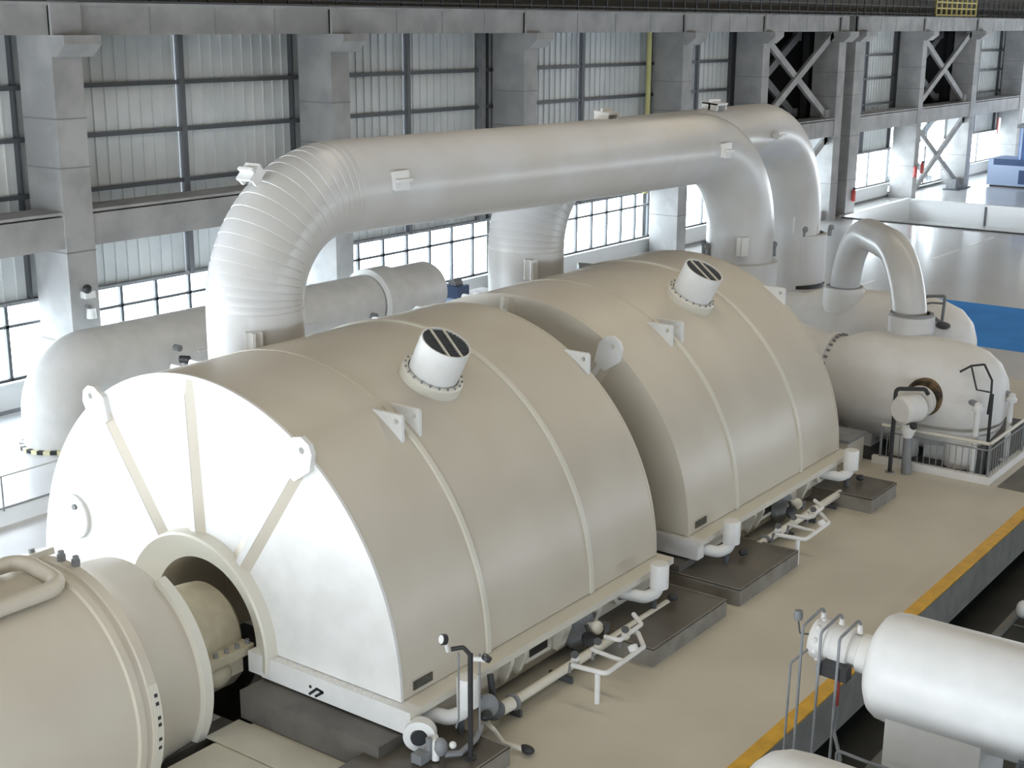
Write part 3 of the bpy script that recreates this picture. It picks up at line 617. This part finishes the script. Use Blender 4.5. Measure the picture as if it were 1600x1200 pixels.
g = G(); g.box(-16.5, -10.3, 34.5, 41, 0, .02); g.build('vessel_shade_sheet', BLACK, t, label='black sheet painting the shade under the vessel inside the railing')  # black sheet stands in for the shade beneath the vessel
# valve on its post, white stanchion, black conduit
t = thing('valve_stand', (-12.19, 33.93, 0), 'white round valve on a grey post in front of the railing', 'valve')
g = G(); g.cyl((-12.19, 33.93, 0), (-12.22, 33.93, 1.25), .13, .11, 16); g.build('post', GREYST, t)
g = G(); g.lathe([(0, -.36), (.3, -.36), (.38, -.28), (.38, .28), (.3, .36), (0, .36)], (-12.25, 33.95, 1.78), (.35, 1, 0), 28); g.build('valve_body', CLAD, t)
g = G(); g.lathe([(.12, -.2), (.2, 0), (.2, .2)], (-12.22, 33.93, 1.2), (0, 0, 1), 20); g.build('valve_neck', CLAD, t)
g = G(); g.ball((-12.0, 33.7, 1.4), .1); g.build('valve_screw', BLACK, t)
t = thing('conduit', (-12.57, 33.77, 0), 'tall black bent conduit standing left of the white valve', 'pipe')
g = G(); g.sweep(fillet([(-12.57, 33.77, 0), (-12.57, 33.77, 2.3), (-11.95, 34.2, 2.3), (-11.9, 34.3, 2.15)], .1, 5), .055, 12); g.build('tube', BLACK, t)
g = G(); g.lathe([(.06, .03), (.12, .03), (.12, 0)], (-12.57, 33.77, 0), (0, 0, 1), 16); g.build('base_plate', GREYST, t)
for (x, y, z, h, lab) in ((-10.72, 34.75, 0, 2.0, 'white stanchion with a knobbed head at the front railing corner'), (-10.42, 36.6, 0, 1.9, 'white stanchion farther along the side railing')):
    t = thing('stanchion', (x, y, z), lab, 'post', 'white stanchions inside the railing')
    g = G(); g.cyl((x, y, 0), (x, y, h - .15), .075, None, 14); g.build('post', WHITE, t)
    g = G(); g.lathe([(.075, -.02), (.15, 0), (.15, .08), (.1, .14), (.1, .2), (0, .24)], (x, y, h - .2), (0, 0, 1), 18); g.build('head', WHITE, t)
    g = G(); g.ball((x - .14, y, h), .1, (1.2, 1, .8)); g.build('knob', GREYST, t)
    g = G(); g.lathe([(.16, 0), (.16, .05), (.07, .07)], (x, y, 0), (0, 0, 1), 16); g.build('foot', WHITE, t)
t = thing('conduit', (-10.58, 35.3, 0), 'thin black pole at the dome of the white vessel', 'pipe')
g = G(); g.cyl((-10.5, 35.15, 0), (-10.5, 35.15, 2.2), .045, None, 10); g.build('tube', BLACK, t)

# ================================================================== low pipe along the windows
t = thing('return_pipe', (-31.6, 30, 0), 'low white pipe elbow along the windows on a striped floor flange', 'pipe')
xp = -31.75; zr = 2.13; rp = .96
g = G(); g.sweep(fillet([(YB[0] + .2, YB[1], .0), (YB[0] + .2, YB[1], zr), (xp, 36.0, zr)], 1.15, 12), rp, 44); g.build('pipe_run', WHITE, t, sharp=60)
g = G(); g.lathe([(.96, 34.3), (1.15, 34.35), (1.15, 35.3), (1.02, 35.5), (1.02, 37.4), (.95, 37.55), (0, 37.6)], (xp, 0, zr), (0, 1, 0), 44); g.build('end_piece', WHITE, t)
g = G(); g.box(xp + .9, xp + .95, 26, 31.0, 2.05, 2.12); g.build('seam_plate', WHITE, t)
for y, z in ((25.2, 2.35), (33.6, 1.9)):
    g = G(); g.cyl((xp + .86, y, z), (xp + 1.08, y, z), .1, None, 10); g.build('gauge_tap', GREYST, t)
for y in (27, 31.5, 35, 38):
    g = G(); g.box(xp - .5, xp + .5, y - .2, y + .2, 0, 1.2); g.build('support', CLAD, t)
g = G(); o = (YB[0] + .2, YB[1], 0); n = 36
for k in range(n):
    a, b = 2 * pi * k / n, 2 * pi * (k + 1) / n; g = G(); vs = []
    for q in (a, b):
        for r, z in ((.9, 0), (1.09, 0), (1.09, .1), (.9, .1)): vs.append((o[0] + r * math.cos(q), o[1] + r * math.sin(q), z))
    g.add(vs, [(0, 1, 2, 3), (7, 6, 5, 4), (0, 4, 5, 1), (1, 5, 6, 2), (2, 6, 7, 3), (3, 7, 4, 0)]); g.build('hazard_stripe', BLACK if k % 2 else CREAMY, t)

# small things at the windows
t = thing('pump_skid', (-30.8, 38.8, 0), 'blue and white machine behind the first hood near the windows', 'machine')
g = G(); g.box(-31.6, -30.8, 38.2, 38.75, 0, 1.75); g.build('cabinet', BLUEP, t)
g = G(); g.box(-31.6, -30.8, 38.15, 38.8, 1.75, 2.2); g.build('motor_cover', NAVY, t)
g = G(); g.cyl((-31.2, 38.3, 2.25), (-31.2, 38.7, 2.25), .18, None, 16); g.build('motor', GREYST, t)
g = G(); g.box(-31.6, -30.7, 38.8, 40.6, 0, 1.75); g.build('white_cabinet', WHITE, t)
t = thing('small_valve', (-29.4, 44.6, 0), 'small grey valve on a stem behind the gap between the hoods', 'valve')
g = G(); g.cyl((-29.4, 44.6, 0), (-29.4, 44.6, 2.0), .08, None, 10); g.build('stem', GREYST, t)
g = G(); g.cyl((-29.7, 44.3, 2.15), (-29.0, 45.0, 2.15), .25, .15, 14); g.build('valve_body', GREYST, t)
for p, lab in (((-24.2, 20.0, 3.55), 'small dark dial on a thin stem behind the crest of the first hood'),):
    t = thing('dial_gauge', (p[0], p[1], 0), lab, 'gauge')
    g = G(); g.cyl((p[0], p[1], 0), (p[0], p[1], p[2] + .4), .06, None, 8); g.build('stem', GREYST, t)
    g = G(); g.cyl((p[0] - .1, p[1] - .05, p[2] + .45), (p[0] + .1, p[1] + .05, p[2] + .45), .09, None, 14); g.build('dial', BLACK, t)
t = thing('guard_rail', (-29, 18, 0), 'thin white handrail on the bright floor left of the first hood', 'railing')
for y in (11, 13, 15.2, 17.65, 20, 22.4):
    g = G(); g.cyl((-28.3, y, .08), (-28.3, y, .95), .02, None, 8); g.build('post', GREYST, t)
g = G(); g.cyl((-28.3, 11, .95), (-28.3, 22.4, .95), .02, None, 8); g.build('top_rail', SHEETW, t)
# lamp and detector on the first column
t = thing('wall_lamp', (-33.8, 24.5, 3.6), 'small black and white wall lamp on the left concrete column', 'lamp')
g = G(); g.box(-34, -33.75, 24.35, 24.7, 3.55, 3.75); g.build('bracket', WHITE, t)
g = G(); g.ball((-33.72, 24.4, 3.85), .14); g.build('lamp_head', BLACK, t)
t = thing('loudspeaker', (-33.8, 24.5, 3.0), 'small white drum speaker below the lamp on the left column', 'speaker')
g = G(); g.cyl((-33.78, 24.52, 2.95), (-33.78, 24.52, 3.25), .15, .13, 16); g.build('drum', WHITE, t)
g = G(); g.cyl((-34.0, 24.52, 3.28), (-33.8, 24.52, 3.28), .05, None, 8); g.build('arm', GREYST, t)

# ================================================================== pipework along the hood sides
def drain(y, lab, lying=False):
    t = thing('drain_elbow', (-12.8, y, .35), lab, 'pipe', 'white drain elbows along the hoods')
    g = G(); g.lathe([(.14, -.04), (.24, -.03), (.24, .1), (.14, .12)], (-13.24, y, .70), (1, 0, 0), 24); g.build('flange', PAINTW, t)
    g = G(); g.sweep(fillet([(-13.25, y, .70), (-12.75, y + .25, .62), (-12.62, y + .5, .66), (-12.6, y + .56, 1.0)], .16, 6), .125, 20); g.build('elbow', WHITE, t, sharp=60)
    g = G(); g.lathe([(.12, .0), (.185, .03), (.185, .5), (.17, .53), (0, .54)], (-12.6, y + .56, .74), (0, 0, 1), 24); g.build('cap_can', WHITE, t)
    g = G(); g.cyl((-12.62, y + .4, .33), (-12.62, y + .4, .6), .06, None, 10); g.build('support', STEEL, t)
    g = G(); g.ball((-12.45, y + .85, .5), .1, (1, 1.3, .8)); g.build('cock', BLACK, t)
    return t
drain(15.25, 'white drain elbow at the near corner of the first hood, behind the gauge stand')
drain(21.3, 'white drain elbow with an upright can at the far end of the first hood')
drain(24.3, 'white drain elbow with an upright can at the near end of the second hood')
drain(30.6, 'white drain elbow with an upright can at the far end of the second hood')
for y0, y1, lab in ((16.75, 22.2, 'long cream pipe along the side of the first hood'), (26.2, 30.6, 'long cream pipe along the side of the second hood')):
    t = thing('side_pipe', (-12.7, (y0 + y1) / 2, 0), lab, 'pipe', 'long pipes along the hood sides')
    g = G(); g.cyl((-12.6, y0, .30), (-12.6, y1, .30), .085, None, 16); g.build('pipe_run', PAINTW, t)
    g = G(); g.cyl((-12.78, y0 + .2, .18), (-12.78, y1 - 1, .18), .06, None, 12); g.build('pipe_run', PAINTW, t)
    for k in range(4):
        y = y0 + .4 + (y1 - y0 - .8) * k / 3; g = G(); g.box(-13.0, -12.5, y - .03, y + .03, .0, .12); g.build('support', STEEL, t)
    g = G(); g.lathe([(.085, -.03), (.15, -.03), (.15, .03), (.085, .03)], (-12.6, y0 + .3, .30), (0, 1, 0), 18); g.build('flange', GREYST, t)
def frame(dy, lab):
    t = thing('pipe_frame', (-11.9, 19 + dy, 0), lab, 'frame', 'white tubular frames beside the hoods'); D = Vector((0, dy, 0))
    g = G(); g.sweep(fillet([Vector(p) + D for p in ((-12.25, 18.3, .6), (-11.57, 18.35, .62), (-11.6, 19.65, .62), (-12.0, 20.1, .62), (-12.3, 20.05, .62))], .08, 5), .045, 12); g.build('outer_loop', WHITE, t)
    g = G(); g.sweep(fillet([Vector(p) + D for p in ((-12.3, 19.0, .62), (-11.8, 18.95, .62), (-11.6, 18.95, .62))], .05, 4), .04, 12); g.build('cross_tube', WHITE, t)
    g = G(); g.sweep(fillet([Vector(p) + D for p in ((-12.35, 19.5, .66), (-12.05, 19.55, .66), (-12.05, 20.3, .7), (-12.35, 20.5, .75))], .07, 4), .045, 12); g.build('inner_loop', WHITE, t)
    g = G(); g.cyl(Vector((-11.75, 18.36, 0)) + D, Vector((-11.75, 18.36, .62)) + D, .05, None, 12); g.build('leg', WHITE, t)
    g = G(); g.lathe([(.045, 0), (.09, .03), (.09, .14), (0, .16)], Vector((-11.6, 19.35, .62)) + D, (-.5, .2, .6), 12); g.build('stub', WHITE, t)
    for q, (x, y, z) in enumerate(((-12.28, 18.45, .62), (-12.22, 19.1, .64), (-12.05, 19.75, .68))):
        c = Vector((x, y, z)) + D; g = G(); g.ball(c, .085, (1, 1, 1.1)); g.cyl(c, c + Vector((.05, -.1, .16)), .03, None, 8); v = g.build('tap_valve', PAINTW if q else WHITE, t)
        g = G(); g.lathe([(0, 0), (.07, 0), (.075, .02), (0, .03)], c + Vector((.05, -.1, .16)), (.3, -.5, .8), 12); g.build('handwheel', STEEL, v)
        g = G(); g.sweep([c, c + Vector((-.12, .03, -.12)), c + Vector((-.16, .06, -.3))], .03, 8); g.build('tap_tube', GREYST, v)
    return t
frame(0, 'white tubular pipe frame on a leg beside the first hood'); frame(8.0, 'white tubular pipe frame on a leg beside the second hood')
def actuator(y, lab, big):
    t = thing('valve_actuator', (-13.0, y, .2), lab, 'valve', 'valve actuators along the hood sides')
    g = G(); g.lathe([(0, -.02), (.38, 0), (.42, .06), (.42, .16), (.3, .24), (.16, .3), (0, .31)], (-13.24, y, .5), (1, .0, 0), 26); g.build('diaphragm', GREYST, t)
    g = G(); g.cyl((-12.95, y, .55), (-12.75, y - .05, .62), .1, None, 14); g.build('stem', WHITE, t)
    g = G(); g.ball((-12.7, y - .06, .64), .12, (1, 1, 1.1)); g.build('bonnet', PAINTW, t)
    g = G(); g.sweep([(-12.85, y - .2, .7), (-12.72, y - .28, .55), (-12.75, y - .35, .35)], .04, 8); g.build('hose', BLACK, t)
    g = G(); g.box(-12.85, -12.65, y + .12, y + .3, .45, .62); g.build('terminal_box', STEEL, t)
    g = G(); g.lathe([(.0, 0), (.13, .01), (.13, .07), (0, .08)], (-12.75, y - .3, .5), (.8, -.5, .3), 14); g.build('gauge', BLACK, t)
    return t
actuator(19.85, 'grey round valve actuator behind the near white pipe frame', 1); actuator(28.4, 'grey round valve actuator behind the far white pipe frame', 1)
# dark valve cluster near the first drain
t = thing('control_valve', (-12.7, 16.4, 0), 'dark control valve cluster between the gauge stand and the long pipe', 'valve')
g = G(); g.ball((-12.62, 16.55, .35), .17, (1, 1.2, 1)); g.build('valve_body', STEEL, t)
g = G(); g.cyl((-12.62, 16.55, .4), (-12.75, 16.6, .95), .06, None, 10); g.build('stem', BLACK, t)
g = G(); g.lathe([(.0, 0), (.18, .0), (.2, .05), (.18, .1), (0, .1)], (-12.6, 16.3, .55), (1, -.4, .5), 18); g.build('handwheel', GREYST, t)
g = G(); g.sweep(fillet([(-12.6, 16.2, .35), (-12.3, 16.1, .3), (-12.1, 16.1, .12), (-11.75, 16.2, .08)], .08, 4), .045, 10); g.build('drain_tube', PAINTW, t)
g = G(); g.ball((-11.7, 16.22, .09), .08, (1.8, 1, .9)); g.build('drain_cock', BLACK, t)
g = G(); g.cyl((-12.62, 16.7, .3), (-12.6, 17.0, .3), .12, None, 14); g.build('flange', PAINTW, t)
t = thing('hand_pump', (-12.9, 14.75, 0), 'white ring casting with a grey valve on the near corner of the first hood', 'valve')
g = G(); g.lathe([(.14, -.12), (.26, -.1), (.26, .1), (.14, .12), (.14, -.12)], (-12.78, 14.82, .62), (.5, -.8, 0), 28); g.build('ring', WHITE, t)
g = G(); g.cyl((-12.72, 14.72, .62), (-12.70, 14.70, .62), .13, None, 18); g.build('bore', BLACK, t)
g = G(); g.sweep(fillet([(-12.55, 14.9, .62), (-12.4, 14.75, .62), (-12.38, 14.72, .35)], .06, 4), .06, 12); g.build('spout', WHITE, t)
g = G(); g.ball((-12.35, 14.8, .55), .12, (1, 1, 1.3)); g.build('valve_body', GREYST, t)
g = G(); g.ball((-12.18, 14.9, .6), .06); g.build('valve_knob', WHITE, t)
g = G(); g.box(-12.65, -12.45, 14.45, 14.65, 0.34, .5); g.cyl((-12.5, 14.7, .34), (-12.5, 14.7, .7), .05, None, 10); g.build('bracket', GREYST, t)
g = G(); g.sweep([(-12.3, 14.85, .42), (-12.15, 15.05, .4), (-12.2, 15.5, .42), (-12.4, 15.9, .42)], .05, 10); g.build('tube', GREYST, t)
# gauge stand
t = thing('gauge_stand', (-12.0, 15.1, 0), 'thin black gauge stand with dials at the near corner of the first hood', 'gauge')
X, Y = -12.0, 15.12
g = G(); g.cyl((X, Y, .33), (X, Y, 2.12), .042, None, 12); g.build('pole', BLACK, t)
g = G(); g.sweep(fillet([(X, Y, 2.1), (X - .12, Y - .02, 2.2), (X - .28, Y - .12, 2.16)], .05, 3), .035, 10); g.build('arm', BLACK, t)
u = Vector((-.3, -.95, .3)).normalized()
for p, r, lab2 in (((X - .32, Y - .25, 2.36), .085, 'dial'), ((X + .22, Y + .12, 2.06), .08, 'dial')):
    g = G(); g.lathe([(0, -.03), (r, -.03), (r, .04), (0, .05)], p, u if r > .082 else (.4, .4, .9), 18); d_ = g.build('dial', BLACK, t)
    g = G(); g.lathe([(0, .052), (r * .8, .052)], p, u, 16); g.build('dial_face', WHITE, d_)
g = G(); g.cyl((X - .3, Y - .18, 2.14), (X - .3, Y - .24, 2.33), .03, None, 8); g.cyl((X + .06, Y, 2.05), (X + .22, Y + .1, 2.05), .04, None, 8); g.build('fitting', WHITE, t)
for dx, dy in ((-.17, -.08), (.12, .08)):
    g = G(); g.sweep([(X + dx, Y + dy, 2.12), (X + dx, Y + dy, 1.0), (X + dx * 1.2 - .1, Y + dy + .1, .75)], .016, 8); g.build('impulse_tube', GREYST, t)
g = G(); g.lathe([(.1, 0), (.1, .03), (.04, .04)], (X, Y, .325), (0, 0, 1), 14); g.build('base', BLACK, t)

# ================================================================== white tanks on the lower level
t = thing('oil_tank', (-4.5, 17.8, -1.3), 'big white horizontal tank at the lower right on a square white base', 'tank', 'white horizontal tanks on the lower level')
prof = [(0, .0), (.4, .02), (.6, .07), (.72, .14), (.785, .25), (.80, .38), (.80, 6.1), (.5, 6.4), (0, 6.5)]
g = G(); g.lathe(prof, (-6.66, 17.86, 2.52), (1, 0, 0), 52); g.build('barrel', WHITE, t, sharp=50)
g = G(); g.box(-6.2, -4.85, 17.25, 18.45, -1.3, 2.1); g.build('base_block', WHITE, t)
g = G(); g.box(-3.2, -1.9, 17.2, 18.4, -1.3, 2.1); g.build('base_block', WHITE, t)
NO = Vector((-6.62, 17.82, 2.60)); ND = Vector((-1, -.06, .10)).normalized()
g = G(); g.lathe([(.29, 0), (.29, .22), (.25, .24), (.25, .34), (.31, .36), (.31, .62), (.27, .64), (.27, .7), (.31, .72), (.31, .9), (.26, .96), (.12, .98), (0, .98)], NO, ND, 26); nz = g.build('nozzle', CLAD, t)
for k in range(3):
    o = NO + ND * (.28 + .28 * k); g = G(); g.cyl(o + Vector((0, .05, .27)), o + Vector((0, .05, .40)), .05, .035, 10); g.build('nipple', CLAD, nz)
    q = o + Vector((0, .05, .38)); x = q.x - .08
    g = G(); g.sweep(fillet([q, q + Vector((0, 0, .12)), (x, q.y - .55, q.z - .02), (x - .02, q.y - .62, -1.3)], .08, 4), .022, 8); g.build('impulse_tube', GREYST, t)
for k in range(10):
    a = 2 * pi * k / 10; o = NO + ND * .81 + Vector((0, math.sin(a), math.cos(a))) * .3; g = G(); g.ball(o, .045, n=8); g.build('nozzle_boss', CLAD, nz)
g = G(); g.sweep(fillet([(-7.5, 17.6, 2.62), (-7.66, 17.2, 2.45), (-7.7, 17.15, -1.3)], .05, 4), .018, 8); g.build('impulse_tube', GREYST, t)
g = G(); g.sweep(fillet([(-7.55, 17.76, 2.72), (-7.72, 17.6, 2.75), (-7.74, 17.55, 3.0)], .04, 3), .014, 8); sm = g.build('sensor_arm', STEEL, t)
g = G(); g.lathe([(0, 0), (.06, .01), (.07, .08), (.06, .15), (0, .16)], (-7.74, 17.55, 2.98), (0, 0, 1), 14); g.build('sensor_head', GREYST, t)
g = G(); g.obox((-7.05, 17.42, 2.42), (1, .0, -.05), (0, 1, 0), (0, 0, 1), .2, .1, .1); g.build('switch_box', BLACK, t)
g = G(); g.cyl((-7.26, 17.38, 2.42), (-7.3, 17.38, 2.42), .11, None, 14); g.build('switch_cap', GREYST, t)
g = G(); g.sweep([(-6.98, 17.4, 2.32), (-6.98, 17.38, 1.9)], .025, 8); g.build('red_lead', RED, t)
g = G(); g.sweep(fillet([(-6.98, 17.38, 1.9), (-6.96, 17.3, 1.5), (-6.8, 17.2, 1.2), (-6.8, 17.15, -1.3)], .1, 4), .03, 8); g.build('cable', GREYST, t)
g = G(); g.sweep(fillet([(-6.78, 17.05, -1.3), (-6.78, 17.0, 1.42), (-6.3, 16.95, 1.42), (-.5, 16.9, 1.42)], .08, 4), .025, 8); g.build('side_rail', GREYST, t)
g = G(); g.sweep(fillet([(-4.35, 16.88, 1.25), (-4.35, 16.85, 1.75), (-4.28, 16.9, 1.9), (-4.22, 17.0, 2.2)], .04, 3), .02, 8); g.build('temperature_probe', GREYST, t)
g = G(); g.lathe([(0, 0), (.07, .0), (.05, .2), (0, .22)], (-4.25, 16.96, 1.95), (.15, .1, 1), 12); g.build('probe_head', STEEL, t)
t = thing('oil_tank', (-4.5, 15.0, -1.3), 'second white horizontal tank cut off by the bottom edge, nearest the camera', 'tank', 'white horizontal tanks on the lower level')
g = G(); g.lathe([(0, 0), (.3, .03), (.52, .12), (.68, .28), (.77, .5), (.8, .8), (.8, 5)], (-7.2, 14.95, 1.55), (1, .0, 0), 48); g.build('barrel', WHITE, t, sharp=50)
g = G(); g.box(-6.2, -5.0, 14.4, 15.5, -1.3, 1.0); g.build('base_block', WHITE, t)
t = thing('pit_valve', (-7.6, 29.3, -1.3), 'small white and grey valve at the right edge on the dark lower floor', 'valve')
g = G(); g.ball((-7.62, 29.3, -1.0), .16, (1, 1, 1.3)); g.build('valve_body', WHITE, t)
g = G(); g.cyl((-7.45, 29.3, -1.3), (-7.45, 29.3, .6), .1, None, 12); g.build('post', GREYST, t)
g = G(); g.ball((-7.35, 29.2, -1.15), .14, (1.2, 1, .7)); g.build('knob', GREYST, t)

# ================================================================== far end
t = thing('cooler', (-29.5, 104, 0), 'blue ribbed cooler box on a pale blue machine base at the far right', 'machine')
g = G(); g.box(-32.6, -25, 102.6, 106.0, .12, 2.0); g.build('machine_base', BLUEP, t)
g = G(); g.box(-32.2, -25, 102.56, 102.62, 1.6, 2.05); g.build('top_beam', NAVY, t)
g = G(); g.box(-30.6, -25, 102.9, 105.6, 2.0, 4.3); g.build('box', BLUEM, t)
for k in range(12):
    x = -30.5 + k * .45; g = G(); g.box(x, x + .16, 102.78, 102.9, 2.05, 4.3); g.build('rib', BLUEP, t)
g = G(); g.box(-30.8, -25, 102.75, 105.7, 4.3, 4.55); g.build('lid', GREYST, t)
for x in (-30.3, -27.6):
    g = G(); g.box(x, x + .5, 102.5, 102.6, .3, 1.3); g.build('access_door', NAVY, t)
g = G(); g.box(-32.4, -25, 102.7, 105.8, 0, .12); g.build('skid', BLACK, t)
t = thing('brace_foot', (-33.2, 100.5, 0), 'grey steel foot plates of the cross brace at the far column', 'plate')
g = G(); g.prism([(0, 0), (1.6, 0), (.3, .75), (0, .75)], (-34.2, 98.6, 0), (0, 1, 0), (0, 0, 1), (.7, 0, 0)); g.build('shoe', GREYST, t)
g = G(); g.box(-34.3, -33.2, 98.2, 101, 0, .08); g.build('base_plate', STEEL, t)
for (x, y, z, lab) in ((-33.75, 91.0, 1.55, 'red extinguisher hung left on the column beside the lower cross brace'), (-33.75, 92.2, 1.7, 'red extinguisher hung right on the column beside the lower cross brace'), (-33.8, 80.9, .9, 'red extinguisher at the foot of the column by the sunken bay')):
    t = thing('fire_extinguisher', (x, y, z), lab, 'extinguisher', 'red extinguishers on the far columns')
    g = G(); g.lathe([(0, 0), (.12, .0), (.13, .05), (.13, .6), (.08, .7), (.04, .74)], (x, y, z), (0, 0, 1), 16); g.build('bottle', RED, t)
    g = G(); g.box(x - .05, x + .12, y - .04, y + .04, z + .72, z + .84); g.build('valve_head', BLACK, t)
t = thing('wall_sign', (-33.9, 108.6, 4), 'tall narrow red sign on the white wall at the far right', 'sign')
g = G(); g.box(-34.0, -33.9, 108.3, 108.8, 3.4, 4.6); g.build('panel', RED, t)
